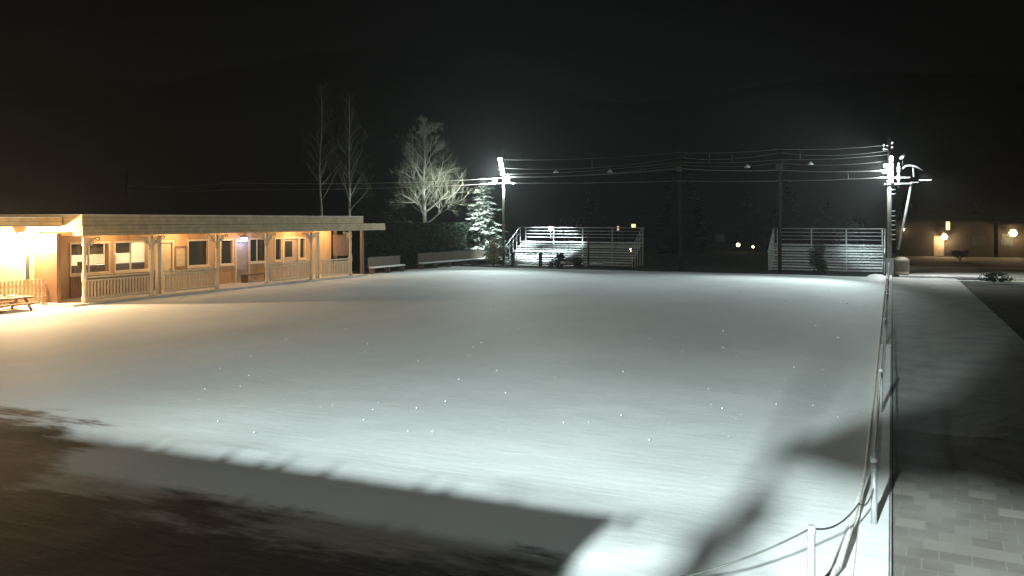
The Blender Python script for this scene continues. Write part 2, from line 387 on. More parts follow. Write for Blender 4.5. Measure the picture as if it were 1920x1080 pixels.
# windows and doors
def window(v0, v1, z0, z1, kind, mull=1):
    fr = MB(); t = .085
    for a, c in (((v0-t, z0-t), (v1+t, z0)), ((v0-t, z1), (v1+t, z1+t)), ((v0-t, z0), (v0, z1)), ((v1, z0), (v1+t, z1))):
        fr.box((UW-.02, a[0], a[1]), (UW+.045, c[0], c[1]))
    w = fr.build('window', M['trim'], hs, .008)
    MB().box((UW-.12, v0, z0), (UW-.10, v1, z1)).build('pane', M['clear'] if kind == 'room' else M['glass'], w)
    if mull:
        mm = MB()
        for i in range(1, mull+1):
            q = v0+(v1-v0)*i/(mull+1); mm.box((UW-.13, q-.03, z0), (UW-.06, q+.03, z1))
        mm.build('mullion', M['trim'], w)
    MB().box((UW+.046, v0-.14, z0-t-.05), (UW+.15, v1+.14, z0-t)).build('sill', M['trim'], w)
    return w
for (a, b_, z0, z1, kd) in opens:
    if kd in ('room', 'win', 'big'):
        w = window(a, b_, z0, z1, kd, 1 if b_-a > .9 and kd != 'big' else 0)
        if kd == 'room':
            MB().box((UW-.34, a-.05, z1-.5 if a < vw(210) else z1-.5), (UW-.31, b_-(.0 if a < vw(210) else .8), z1+.02)).build('blind', M['blind'], w)
    else:
        d = MB().box((UW-.12, a+.02, z0), (UW-.06, b_-.02, z1-.02)).build('door', M['door'] if kd != 'door2' else M['cream'], hs, .01)
        fr = MB(); fr.box((UW-.02, a-.1, z0), (UW+.045, a, z1+.1)); fr.box((UW-.02, b_, z0), (UW+.045, b_+.1, z1+.1)); fr.box((UW-.02, a, z1), (UW+.045, b_, z1+.1)); fr.build('door_frame', M['trim'], d, .008)
        MB().ball((UW-.03, b_-.12, 1.1), .04).build('handle', M['steel'], d)
        if kd == 'door3':
            MB().box((UW-.06, a+.25, 1.35), (UW-.05, b_-.5, 2.3)).build('pane', M['glass'], d)
# room behind the two serving windows
ra, rb = vw(131)-.25, vw(290)
m = MB(); m.box((UW-3.4, ra, 0), (UW-3.3, rb, 2.95)); m.box((UW-3.3, ra-.1, 0), (UW-.22, ra, 2.95)); m.box((UW-3.3, rb, 0), (UW-.22, rb+.1, 2.95)); m.box((UW-3.4, ra-.1, 2.955), (UW-.22, rb+.1, 2.99))
m.build('room_wall', M['interior'], hs)
m = MB(); m.box((UW-.75, ra+.75, .1), (UW-.36, rb-.05, 1.50)); m.box((UW-.6, ra+1.1, 1.5), (UW-.45, ra+1.3, 1.68)); m.build('serving_counter', M['counter'], hs, .02)
# dark timber recess at the far end
MB().box((UW+.003, vw(624), 1.2), (UW+.06, vw(655), 2.6)).build('timber_panel', M['brown'], hs)
# eave braces at the far end
for q in (UF-.3, UF-2.4): MB().box((q, V1+.4, .0), (q+.2, V1+.6, 3.19)).build('porch_post', M['wood'], hs, .02)

# the bright wing: narrow windows in its wall
for (pa, pb) in ((44, 56), (84, 95)):
    a, b_ = vw(pa), vw(pb); f = MB().box((UW+.002, a, 1.0), (UW+.05, b_, 2.2)).build('window', M['trim'], hs, .01)
    MB().box((UW+.051, a+.05, 1.06), (UW+.058, b_-.05, 2.14)).build('pane', M['glass'], f)
# things on and about the clubhouse
def wall_lamp(name, loc, label, m, power, col, r=.09, group=None, rad=.08):
    t = thing(name, label, 'lamp', loc, group)
    x, y, z = loc
    MB().box((x-.10, y-.06, z-.02), (x-.03, y+.06, z+.16)).build('bracket', M['dark_steel'], t, .01)
    MB().lathe((x, y, z), [(.03,.16),(r*1.25,.10),(r*1.3,.06),(r*.6,.06)], 12).build('shade', M['dark_steel'], t)
    MB().ball((x, y, z-.01), r, 12, 8).build('bulb', m, t)
    if power: light('POINT', 'lamp_light', (x+.22, y, z-.12), power, col, t, rad=rad)
    return t
LV = on_u(46, UW+.3)[0]
wall_lamp('wall_lamp', (UW+.12, LV, 2.98), 'dazzling warm lamp on the bright wall left of the porch', M['lamp_warm'], 3000, WARM, .15)
wall_lamp('wall_lamp', (UW+.16, vw(454), 2.56), 'blue white lamp above the grey clubhouse door', M['lamp_blue'], 30, (.45,.52,1), .16)
def ceiling_lamp(v, power, label, u=None):
    u = u if u is not None else UW+1.0
    t = thing('porch_lamp', label, 'lamp', (u, v, 3.2), 'lamps under the porch ceiling')
    MB().lathe((u, v, 3.14), [(.11,.0),(.13,.02),(.13,.058)], 14).build('base', M['trim'], t)
    MB().ball((u, v, 3.10), .075, 10, 6).build('bulb', M['lamp_soft'], t)
    light('POINT', 'lamp_light', (u, v, 2.98), power, (1,.62,.28), t, rad=.08)
ceiling_lamp(vw(190), 85, 'warm bulb in the porch ceiling above the serving window')
ceiling_lamp(vw(318), 130, 'warm bulb in the porch ceiling above the framed notice board')
ceiling_lamp(vw(424), 85, 'small bare bulb in the porch ceiling left of the blue lamp', UW+1.1)
ceiling_lamp(vw(541), 150, 'warm bulb in the porch ceiling above the far glazed door')
ceiling_lamp(vw(606), 150, 'warm bulb at the far end of the porch ceiling')
# lamp in the room
t = thing('room_lamp', 'glaring white lamp inside the right serving window', 'lamp', (UW-1.3, vw(247), 2.1))
MB().tube([(UW-1.3, vw(247), 2.95), (UW-1.3, vw(247), 2.2)], .02, 6).build('stem', M['dark_steel'], t)
MB().ball((UW-1.3, vw(247), 2.02), .2, 14, 8).build('globe', glow('room_globe', (1,.93,.75), 14), t)
light('POINT', 'lamp_light', (UW-1.75, vw(235), 2.3), 170, (1,.82,.5), t, rad=.15)
t = thing('lamp_post', 'warm lamp post beyond the left frame edge', 'lamp post', (-30.3, 18.2, 0))
MB().tube([(-30.3, 18.2, -.05), (-30.3, 18.2, 4.0)], .06, 8).build('shaft', M['dark_steel'], t)
MB().ball((-30.3, 18.2, 4.2), .2, 12, 8).build('globe', M['lamp_warm'], t)
light('POINT', 'lamp_light', (-30.05, 18.2, 4.35), 1700, (1,.70,.40), t, rad=.2)
# notice board
nb0, nb1 = vw(326), vw(349)
t = thing('notice_board', 'brown framed notice board with pale sheets on the orange wall', 'notice board', (UW, (nb0+nb1)/2, 1.1))
m = MB(); m.box((UW+.01, nb0, 1.12), (UW+.07, nb0+.09, 2.25)); m.box((UW+.01, nb1-.09, 1.12), (UW+.07, nb1, 2.25)); m.box((UW+.01, nb0+.09, 2.16), (UW+.07, nb1-.09, 2.25)); m.box((UW+.01, nb0+.09, 1.12), (UW+.07, nb1-.09, 1.21)); m.build('frame', M['brown'], t)
MB().box((UW+.01, nb0+.09, 1.21), (UW+.03, nb1-.09, 2.16)).build('panel', M['paper'], t)
# bench in the open bay
bv0, bv1 = vw(440), vw(492)
t = thing('bench', 'dark timber bench below the windows in the open porch bay', 'bench', (UW+.6, (bv0+bv1)/2, .1))
m = MB()
for i in range(3): m.box((UW+.3+.16*i, bv0, .5), (UW+.43+.16*i, bv1, .55))
m.build('seat', M['wood'], t, .01)
for q in (bv0+.2, bv1-.2): MB().box((UW+.33, q-.05, .1), (UW+.72, q+.05, .499)).build('leg', M['wood'], t, .01)
# picket fence and picnic table at the far left
t = thing('picket_fence', 'low picket fence below the brightly lit wall left of the porch', 'fence', (UW+.75, 22, 0))
f0, f1 = 14.5, V0-.45
m = MB(); m.box((UW+.70, f0, .85), (UW+.74, f1, .95)); m.box((UW+.70, f0, .3), (UW+.74, f1, .4)); m.build('rail', M['cream'], t)
m = MB(); q = f0
while q < f1-.1:
    m.box((UW+.745, q, .08), (UW+.77, q+.11, 1.12)); q += .17
m.build('pickets', M['cream'], t)
px_, py_ = gp(18, 583)
t = thing('picnic_bench', 'brown picnic bench with crumbled snow on it at the far left edge', 'bench', (px_, py_, 0))
MB().box((px_-.45, py_-1.1, .48), (px_+.45, py_+.75, .54)).build('table_top', M['brown'], t, .01)
for sx in (-.62, .62): MB().box((px_+sx-.12, py_-1.1, .28), (px_+sx+.12, py_+.75, .32)).build('seat', M['brown'], t, .01)
for q in (-.8, .5):
    m = MB()
    m.tube([(px_-.6, py_+q, 0), (px_-.2, py_+q, .48)], .05, 4); m.tube([(px_+.6, py_+q, 0), (px_+.2, py_+q, .48)], .05, 4); m.box((px_-.7, py_+q-.03, .22), (px_+.7, py_+q+.03, .279)); m.build('leg', M['brown'], t)
for i in range(9): MB().ball((px_+R.uniform(-.4,.4), py_+R.uniform(-1,.7), .56), R.uniform(.05,.11), 7, 5).build('snow_lump', M['snow_clean'], t)

# ---------------------------------------------------------------- benches and hedge at the left of the rink
def long_bench(p0, p1, label, back_h=1.15):
    p0 = Vector((*p0, 0)); p1 = Vector((*p1, 0)); d = (p1-p0); Lg = d.length; ang = math.atan2(d.y, d.x)
    t = thing('players_bench', label, 'bench', tuple(p0), 'long benches beside the rink'); OFF[t.name] = (0,0,0); t.rotation_euler = (0,0,ang)
    MB().box((0,-.2,.40), (Lg,.2,.49)).build('seat', M['snow_clean'], t, .02)
    MB().box((0,.24,.30), (Lg,.29,back_h)).build('backrest', M['wood'], t, .01)
    n = max(2, int(Lg/1.6))
    for i in range(n+1):
        x = .1+(Lg-.2)*i/n
        MB().box((x-.05,-.15,0), (x+.05,.23,.429)).build('leg', M['wood'], t)
    return t
a0, a1 = gp(789, 493, .46), gp(913, 484, .46)
lb = long_bench(a0, a1, 'long brown backed bench with a bright seat edge before the dark hedge')
o = MB().box((8.4,.22,1.16), (9.2,.34,1.25)).build('snow_cap', M['snow_clean'], lb, .03)
b0, b1 = gp(676, 505, .46), gp(734, 502, .46)
b0 = (UF-.2, 47.6); b1 = (UF-.1, 51.4)
long_bench(b0, b1, 'short unlit bench past the end of the clubhouse porch', 1.1)

def leaf_cloud(m, n, sampler, size, rnd, flat=.0):
    for i in range(n):
        p = Vector(sampler()); s = size*rnd.uniform(.6, 1.4)
        a = Vector((rnd.gauss(0,1), rnd.gauss(0,1), rnd.gauss(0,1)*(1-flat))).normalized(); b = a.orthogonal().normalized()
        b = Matrix.Rotation(rnd.uniform(0, 6.28), 3, a) @ b; c = a.cross(b)
        m.face([p-b*s, p-c*s*.4, p+b*s, p+c*s*.4])
hg = thing('hedge', 'tall dark clipped hedge behind the long bench', 'hedge', (-33.6, 57, 0))
m = MB(); ha = Vector((-34.6, 50.5, 0)); hb = Vector((-31.9, 66, 0))
dv_ = (hb-ha); nrm = Vector((dv_.y, -dv_.x, 0)).normalized()
m2 = MB()
n_ = 20
for i in range(n_):
    p = ha+dv_*i/n_; q = ha+dv_*(i+1)/n_; h1 = 2.95+.18*noise.noise(Vector((i*.7,0,0)))
    w = nrm*.45
    m2.face([p+w, q+w, q+w+Vector((0,0,h1)), p+w+Vector((0,0,h1))]); m2.face([p-w, q-w, q-w+Vector((0,0,h1)), p-w+Vector((0,0,h1))]); m2.face([p+w+Vector((0,0,h1)), q+w+Vector((0,0,h1)), q-w+Vector((0,0,h1)), p-w+Vector((0,0,h1))])
m2.build('core', M['hedge'], hg, fix=False)
def hsamp():
    t = R.random(); top = R.random() < .25
    p = ha+dv_*t
    if top: return p+nrm*R.uniform(-.6,.6)+Vector((0,0,3.0+R.uniform(-.1,.35)))
    return p+nrm*(.5+R.uniform(0,.18))+Vector((0,0,R.uniform(0,3.1)))
leaf_cloud(m, 9000, hsamp, .12, R); m.build('foliage', M['hedge'], hg, fix=False)

# ---------------------------------------------------------------- trees
def limb(mb, tw, p, d, L, r, depth, rnd, up=.15, spread=.75, kids=(3,5), twl=.5):
    pts = [p.copy()]; rs = [r]; n = 4; dd = d.copy()
    for i in range(n):
        dd = (dd+Vector((rnd.gauss(0,.10), rnd.gauss(0,.10), rnd.gauss(0,.06)+up*.25))).normalized()
        pts.append(pts[-1]+dd*L/n); rs.append(r*(1-.62*(i+1)/n))
    (mb if depth > 1 else tw).tube(pts, rs, 6 if depth > 2 else (5 if depth > 1 else 3), cap=False)
    if depth == 0: return
    nk = rnd.randint(*kids)
    for k in range(nk):
        f = rnd.uniform(.3, 1.0); i = min(n-1, int(f*n)); q = pts[i].lerp(pts[i+1], f*n-i)
        side = dd.orthogonal().normalized(); side = Matrix.Rotation(rnd.uniform(0,6.28), 3, dd) @ side
        nd = (dd*(1-spread*.5)+side*spread+Vector((0,0,up))).normalized()
        limb(mb, tw, q, nd, L*rnd.uniform(.5,.72), max(.006, r*.48), depth-1, rnd, up, spread, kids, twl)
def bare_tree(name, loc, h, label, cat, rt, m_bark, m_twig, seed, clear=.22, spread=.8, nl=16, first=.42, depth=4, group=None, up=.18, kids=(4,6)):
    rnd = random.Random(seed); t = thing(name, label, cat, loc, group); base = Vector(loc)
    tr = MB(); tw = MB(); br_ = MB(); pts = []; rs = []
    for i in range(11):
        f = i/10; pts.append(base+Vector((.10*noise.noise(Vector((seed, f*3, 0)))*h*.1, .1*noise.noise(Vector((seed, 5, f*3)))*h*.1, f*h*.93))); rs.append(rt*(1-.93*f)+.006)
    tr.tube(pts, rs, 10); tr.build('trunk', m_bark, t)
    for k in range(nl):
        f = clear+(.97-clear)*(k+rnd.random()*.7)/nl; i = min(9, int(f*10)); q = pts[i].lerp(pts[i+1], f*10-i)
        a = k*2.4+rnd.uniform(-.4,.4); elev = .25+.9*f
        d = Vector((math.cos(a)*spread, math.sin(a)*spread, elev)).normalized()
        limb(br_, tw, q, d, h*first*(1.08-f)**.8*rnd.uniform(.75,1.1), rt*.42*(1.05-f), depth-1, rnd, up, .75, kids)
    b1 = br_.build('crown', m_bark, t, fix=False)
    tw.build('twigs', m_twig, b1, fix=False)
    return t
tx, ty = -36.2, 63.0
bare_tree('bare_tree', (tx, ty, 0), 12.9, 'broad bare tree lit pale green behind the dark hedge', 'tree', .25, M['bark'], M['twig'], 5, clear=.25, spread=.72, nl=24, first=.31, depth=4, kids=(5,7))
u_, d_ = on_v(602, 60); bare_tree('birch_tree', (u_, 60, 0), 16.5, 'tall thin birch with a dim dotted trunk left above the clubhouse roof', 'tree', .14, M['birch'], M['dim_twig'], 11, clear=.33, spread=.5, nl=26, first=.24, depth=3, group='birches behind the clubhouse')
u_, d_ = on_v(655, 58); bare_tree('birch_tree', (u_, 58, 0), 15.0, 'tall birch with the brighter white trunk above the end of the clubhouse roof', 'tree', .16, M['birch'], M['dim_twig'], 12, clear=.30, spread=.5, nl=26, first=.24, depth=3, group='birches behind the clubhouse')

def conifer(name, loc, h, rad, label, m_need, seed, cat='tree', dens=1.0, droop=.25, group=None, low=.06, needle=.16, whorl=.34, ragged=.2):
    rnd = random.Random(seed); t = thing(name, label, cat, loc, group); b = Vector(loc)
    MB().tube([b, b+Vector((0,0,h*.5)), b+Vector((0,0,h))], [min(.16,rad*.075), min(.1,rad*.045), .01], 8).build('trunk', M['wood'], t)
    m = MB(); nbr = int(34*h*dens/ (whorl*4))
    for k in range(nbr):
        f = low+(1-low)*((k+rnd.random())/nbr)**1.25; z = h*min(.985, f)
        Lb = rad*(1-f)**.8*(.6+.4*min(1, f/.15)); L_ = Lb*(1+rnd.uniform(-1.1,.55)*ragged)+.06
        a = k*2.39996+rnd.uniform(-.5,.5); d = Vector((math.cos(a), math.sin(a), 0)); side = Vector((-d.y, d.x, 0))
        ns = max(3, int(L_/(needle*.55))); dr = droop*rnd.uniform(.5,1.4); up_ = .5 if f > .8 else .12
        for q in range(ns):
            g = (q+.6)/ns; p = b+Vector((0,0,z))+d*L_*g+Vector((0,0,L_*(up_*g-dr*g*g+.18*dr*g**5)))
            wd = L_*.34*math.sin(math.pi*min(1, .18+.82*g))**.8+needle*.4
            for sg in (-1, 1):
                for e in (.35, .75):
                    w = needle*rnd.uniform(.6,1.25); c = p+side*sg*wd*e*rnd.uniform(.5,1.2)+Vector((0,0,-wd*e*rnd.uniform(.1,.5)))
                    ax = (side*sg+d*rnd.uniform(.2,.9)+Vector((0,0,-rnd.uniform(.1,.6)))).normalized(); bx = (d-side*sg*.4+Vector((0,0,rnd.uniform(-.5,.5)))).normalized()
                    m.face([c-ax*w, c+bx*w*.42, c+ax*w, c-bx*w*.42])
    m.build('crown', m_need, t, fix=False)
    return t
u_, d_ = on_v(906, 64.6); conifer('spruce_tree', (u_, 64.6, 0), 7.2, 3.1, 'frosty spruce lit white beside the left floodlight pole', M['spruce'], 21, needle=.19, droop=.34, whorl=.5, dens=1.5, ragged=.5)
u_, d_ = on_v(742, 64); conifer('spruce_tree', (u_, 64, 0), 8.4, 2.0, 'dark dim spruce left of the broad bare tree', M['dark_needles'], 22)
u_, d_ = on_v(690, 66); conifer('spruce_tree', (u_, 66, 0), 7.0, 2.4, 'squat dark spruce right above the clubhouse roof end', M['dark_needles'], 23)
# dark conifers beyond the bleachers: one mesh copied, each its own thing
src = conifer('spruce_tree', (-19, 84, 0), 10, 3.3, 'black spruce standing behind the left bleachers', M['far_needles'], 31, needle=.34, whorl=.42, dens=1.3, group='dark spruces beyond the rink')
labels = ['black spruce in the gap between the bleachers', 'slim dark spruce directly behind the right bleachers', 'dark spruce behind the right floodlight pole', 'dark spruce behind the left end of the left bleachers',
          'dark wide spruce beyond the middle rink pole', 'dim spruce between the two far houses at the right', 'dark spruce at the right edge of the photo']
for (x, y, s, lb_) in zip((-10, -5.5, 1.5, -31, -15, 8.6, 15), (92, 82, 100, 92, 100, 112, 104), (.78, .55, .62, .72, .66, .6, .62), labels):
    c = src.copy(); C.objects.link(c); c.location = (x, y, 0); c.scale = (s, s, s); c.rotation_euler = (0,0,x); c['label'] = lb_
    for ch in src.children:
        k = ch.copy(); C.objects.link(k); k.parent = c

def bush(name, loc, r, h, n, label, m_leaf, seed, stems=9, size=.07, cat='shrub', group=None):
    rnd = random.Random(seed); t = thing(name, label, cat, loc, group); b = Vector(loc)
    m = MB()
    for k in range(stems):
        a = rnd.uniform(0, 6.28); q = rnd.uniform(.3,.9)
        m.tube([b, b+Vector((math.cos(a)*r*q*.4, math.sin(a)*r*q*.4, h*.45)), b+Vector((math.cos(a)*r*q, math.sin(a)*r*q, h*rnd.uniform(.7,1.02)))], [.03,.02,.006], 4)
    m.build('stems', M['brush'], t)
    m = MB()
    cl = [(rnd.uniform(0,6.28), rnd.random()**.5, rnd.uniform(.12,.98)) for _ in range(26)]
    def smp():
        a, q, f = rnd.choice(cl); rr = r*math.sin(math.pi*min(.98, .12+.86*f))**.7
        return b+Vector((math.cos(a)*q*rr+rnd.gauss(0,.16)*r, math.sin(a)*q*rr+rnd.gauss(0,.16)*r, max(.02, f*h+rnd.gauss(0,.09)*h)))
    leaf_cloud(m, n, smp, size, rnd); m.build('foliage', m_leaf, t, fix=False)
    return t
x_, d_ = on_v(926, 60.2); bush('bush', (x_, 60.2, 0), .72, 2.0, 2600, 'pale dry egg shaped bush in front of the frosty spruce', M['bush'], 41)
x_, d_ = on_v(1046, 60.3); bush('bush', (x_, 60.3, 0), .8, .95, 900, 'low dark rounded bush in front of the left bleachers', M['hedge'], 42)
x_, d_ = on_v(1082, 60.3); bush('bush', (x_, 60.3, 0), .6, .7, 700, 'smaller dark bush right of the low rounded bush', M['hedge'], 43)
x_, d_ = on_v(1534, 60.6); bush('bush', (x_, 60.6, 0), .6, 2.0, 2200, 'dark bush in front of the right bleachers', M['hedge'], 44)
x_, d_ = on_v(1070, 71); bush('bush', (x_, 71, 0), 1.4, 3.6, 260, 'bare twiggy shrub rising behind the left bleacher rail', M['bush'], 45, stems=26)
x_, d_ = on_v(1600, 70); bush('bush', (x_, 70, 0), 1.7, 3.3, 1800, 'dim green shrub behind the right bleacher rail', M['dark_needles'], 46, size=.12)
for (px, py, r, h, lb_) in ((1868, 530, .9, .55, 'small dark shrub on the far edge of the dark lawn'), (1800, 488, 1.1, .9, 'dark shrub at the far side of the snowy road')):
    x, y = gp(px, py); bush('bush', (x, y, 0), r, h, 700, lb_, M['hedge'], int(px))

# ---------------------------------------------------------------- bleachers
def bleachers(u0, u1, label, v0=62.2, left_rail=True):
    t = thing('bleachers', label, 'bleachers', ((u0+u1)/2, v0, 0), 'metal bleachers at the far end of the rink')
    nT = 5; rise = .36; run = .72
    for i in range(nT):
        z = .36+rise*i; y = v0+.45+run*i
        MB().box((u0, y-.13, z-.09), (u1, y+.13, z+.03)).build('seat_plank', M['alu'], t, .008)
        MB().box((u0, y-.42, z-.27), (u1, y-.18, z-.17)).build('foot_plank', M['steel'], t, .008)
    MB().box((u0, v0+.45+run*(nT-1)+.2, 1.44), (u1, v0+.45+run*(nT-1)+.5, 1.49)).build('foot_plank', M['alu'], t, .008)
    n = max(2, int((u1-u0)/1.9))
    for i in range(n+1):
        m = MB(); x = u0+.15+(u1-u0-.3)*i/n
        for j in range(nT):
            z = .36+rise*j; y = v0+.45+run*j
            m.box((x-.03, y-.03, 0), (x+.03, y+.03, z-.091))
        m.tube([(x, v0+.35, .05), (x, v0+.45+run*(nT-1), 1.5)], .03, 4); m.build('support', M['dark_steel'], t)
    yb = v0+.45+run*(nT-1)+.55
    m = MB()
    for z in (2.95, 2.68, 2.42, 2.15): m.tube([(u0, yb, z), (u1, yb, z)], .03 if z < 2.9 else .042, 6)
    m.build('guard_rail', M['alu'], t)
    n = max(2, int((u1-u0)/2.3))
    for i in range(n+1):
        x = u0+.1+(u1-u0-.2)*i/n
        MB().box((x-.045, yb+.03, 0), (x+.045, yb+.10, 3.0)).build('guard_post', M['alu'], t)
    for x in (u0-.08, u1+.08):
        m = MB()
        m.tube([(x, v0, 1.35), (x, yb-.9, 2.95), (x, yb, 2.95)], .042, 6)
        m.tube([(x, v0+.2, .95), (x, yb-.9, 2.5)], .025, 6)
        for i in range(5):
            y = v0+.3+.72*i; zt = 1.35+(y-v0)*(1.6/(yb-.9-v0)); m.box((x-.03, y-.03, 0), (x+.03, y+.03, min(2.94, zt)))
        m.build('side_rail', M['alu'], t)
    return t
bleachers(-28.3, -18.0, 'longer metal bleachers left, bright rows under the left floodlight')
bleachers(-7.9, -.55, 'shorter metal bleachers right, behind the right floodlight pole')
# sign on the guard rail
x_, d_ = on_v(1035, 66.3)
t = thing('sign', 'small white square sign on the top rail of the left bleachers', 'sign', (x_, 66.0, 2.75))
MB().box((x_-.17, 65.98, 2.68), (x_+.17, 66.0, 3.05)).build('panel', M['white'], t, .004)
MB().box((x_-.03, 66.001, 2.05), (x_+.03, 66.03, 2.9)).build('post', M['alu'], t)
# steel barriers in front of the left bleachers
def barrier(x0, x1, y, label):
    t = thing('barrier', label, 'barrier', ((x0+x1)/2, y, 0), 'steel barriers before the left bleachers')
    m = MB(); m.tube([(x0, y, 0), (x0, y, 1.0), (x1, y, 1.0), (x1, y, 0)], .03, 6); m.tube([(x0, y, .2), (x1, y, .2)], .02, 6); m.build('frame', M['steel'], t)
    m = MB(); n = int((x1-x0)/.14)
    for i in range(1, n): m.tube([(x0+(x1-x0)*i/n, y, .2), (x0+(x1-x0)*i/n, y, .99)], .010, 4)
    m.build('bars', M['steel'], t)
    MB().box((x0-.12, y-.12, -.04), (x0+.12, y+.12, 1.05)).build('post', M['dark_steel'], t, .01)
e = [on_v(px, 61.0)[0] for px in (962, 1011, 1051, 1078)]
barrier(e[0], e[1]-.15, 61.0, 'leftmost of the barred steel barriers before the left bleachers')
barrier(e[1]+.1, e[2]-.15, 61.0, 'middle one of the barred steel barriers before the left bleachers')
barrier(e[2]+.1, e[3], 61.0, 'narrowest barred barrier, right of the low rounded bush')
x_, d_ = on_v(1103, 60.9)
t = thing('post', 'dark slim post standing in front of the left bleachers', 'post', (x_, 60.9, 0))
MB().lathe((x_, 60.9, -.04), [(.07,0),(.065,2.6),(.08,2.62),(.08,2.7)], 8).build('shaft', M['dark_steel'], t)
MB().box((x_-.2, 60.82, 2.3), (x_+.2, 60.86, 2.38)).build('crossbar', M['dark_steel'], t)
x_, d_ = on_v(1060, 60.2)
t = thing('sign', 'tiny white plate low among the bushes before the left bleachers', 'sign', (x_+.1, 59.7, 0))
MB().box((x_-.08, 59.4, .35), (x_+.28, 59.42, .5)).build('panel', M['white'], t)
MB().box((x_+.07, 59.421, -.04), (x_+.13, 59.45, .45)).build('stake', M['wood'], t)

# ---------------------------------------------------------------- poles, floodlights, cables
def wood_pole(name, x, y, h, label, r=.15, cat='pole', group=None, m='pole'):
    t = thing(name, label, cat, (x, y, 0), group)
    MB().tube([(x, y, -.05), (x, y, h*.5), (x, y, h)], [r, r*.9, r*.75], 12).build('shaft', M[m], t)
    return t
PV = 60.0
ux = [-28.6, on_v(1275, PV)[0], on_v(1462, PV)[0], -.12]
PR = 59.3
# left floodlight pole
LX, LY = on_v(944, 61.6)[0], 61.6
pl = wood_pole('floodlight_pole', LX, LY, 9.2, 'left floodlight pole beside the frosty spruce', .11, 'floodlight pole')
MB().box((LX-1.15, LY-.12, 6.42), (LX+.95, LY-.02, 6.54)).build('crossarm', M['steel'], pl)
def head(p, loc, tgt, sx=.42, sz=.30):
    loc = Vector(loc); q = (Vector(tgt)-loc).to_track_quat('-Z', 'Y').to_matrix()
    m = MB()
    P = lambda x, y, z: tuple(loc+q @ Vector((x, y, z)))
    a = [P(-sx/2,-sz/2,0), P(sx/2,-sz/2,0), P(sx/2,sz/2,0), P(-sx/2,sz/2,0)]; c = [P(-sx/4,-sz/4,.22), P(sx/4,-sz/4,.22), P(sx/4,sz/4,.22), P(-sx/4,sz/4,.22)]
    for i in range(4): m.face([a[i], a[(i+1)%4], c[(i+1)%4], c[i]])
    m.face(c)
    h_ = m.build('lamp_head', M['steel'], p)
    mm = MB(); e_ = .90
    mm.face([P(-sx/2*e_,-sz/2*e_,-.012), P(sx/2*e_,-sz/2*e_,-.012), P(sx/2*e_,sz/2*e_,-.012), P(-sx/2*e_,sz/2*e_,-.012)])
    mm.face([P(-sx/2*e_,-sz/2*e_,-.004), P(sx/2*e_,-sz/2*e_,-.004), P(sx/2*e_,sz/2*e_,-.004), P(-sx/2*e_,sz/2*e_,-.004)])
    mm.build('lens', M['lamp_cool'], h_, fix=False)
for k in range(4):
    head(pl, (LX-.16+.07*k, LY-.28, 8.35-.36*k), (LX+2, LY-20, 1), .34, .32)
head(pl, (LX-.6, LY-.3, 6.62), (LX-4, LY-20, 1)); head(pl, (LX+.45, LY-.3, 6.62), (LX+6, LY-20, 1))
m = MB(); m.tube([(LX-.16, LY-.12, 8.5), (LX+.12, LY-.12, 6.9)], .035, 6); m.build('mounting_bar', M['steel'], pl)
light('POINT', 'flood_light', (LX+.1, LY-.7, 7.2), 800, COOL, pl, rad=.15)
light('SPOT', 'flood_light', (LX+.15, LY-.7, 7.4), 62000, COOL, pl, (LX+2.3, LY+3.4, 1.0), 46, .45, .15)
light('SPOT', 'flood_light', (LX-.7, LY-.6, 6.9), 7000, COOL, pl, (LX-1.9, LY+2.6, 2.6), 75, .8, .15)
light('SPOT', 'flood_light', (LX-.3, LY+.1, 7.5), 6000, (.93,1,.87), pl, (LX-8.2, LY+1.4, 3.0), 84, .8, .15)
light('SPOT', 'flood_light', (LX, LY-.9, 7.6), 6800, COOL, pl, (LX+8, LY-25, 0), 84, .7, .2)
# right floodlight pole with its ladder rungs, arms and strut
RX, RY = on_v(1667.5, PR)[0], PR
pr = wood_pole('floodlight_pole', RX, RY, 8.85, 'right floodlight pole with rungs and arms at the rink corner', .16, 'floodlight pole')
U = .031
def rx(px): return RX+(px-1667.5)*U
def rz(py): return zz(py, 54.4)
MB().box((rx(1683), RY-.08, rz(352)), (rx(1686), RY+.0, rz(306))).build('mounting_bar', M['alu'], pr)
for py in (334, 345):
    MB().box((rx(1658), RY-.26, rz(py)-.04), (rx(1706), RY-.17, rz(py)+.04)).build('crossarm', M['alu'], pr)
m = MB(); m.box((rx(1722), RY-.1, rz(339)-.03), (rx(1745), RY-.02, rz(339)+.03)); m.box((rx(1706)+.01, RY-.1, rz(343)-.03), (rx(1722)-.01, RY-.02, rz(343)+.03)); m.build('crossarm', M['alu'], pr)
for i, py in enumerate((348, 356, 364, 396, 405, 414, 422, 431, 440, 449)):
    MB().tube([(RX+.12, RY-.08, rz(py)), (RX+.36, RY-.08, rz(py))], .026, 6).build('rung', M['alu'], pr)
MB().tube([(rx(1690), RY-.1, rz(318)), (rx(1698), RY-.1, rz(312)), (rx(1708), RY-.1, rz(311)), (rx(1718), RY-.1, rz(314)), (rx(1729), RY-.1, rz(321))], [.05,.06,.06,.055,.03], 8).build('curved_arm', M['alu'], pr)
MB().tube([(rx(1712), RY-.1, rz(316)), (rx(1713), RY-.1, rz(333))], .05, 8).build('stem', M['alu'], pr)
MB().tube([(rx(1709), RY-.05, rz(343)), (rx(1692), RY+.05, rz(430)), (rx(1684), RY+.12, rz(468))], [.075,.07,.06], 8).build('strut', M['alu'], pr)
for (px, py) in ((1657,272),(1657,279),(1673,268),(1673,276)):
    m = MB().lathe((rx(px), RY-.05, rz(py)), [(.03,-.08),(.06,-.03),(.06,.03),(.03,.08)], 8); m.tube([(rx(px), RY-.05, rz(py)-.02), (RX, RY-.05, rz(py)-.05)], .02, 5); m.build('insulator', M['white'], pr)
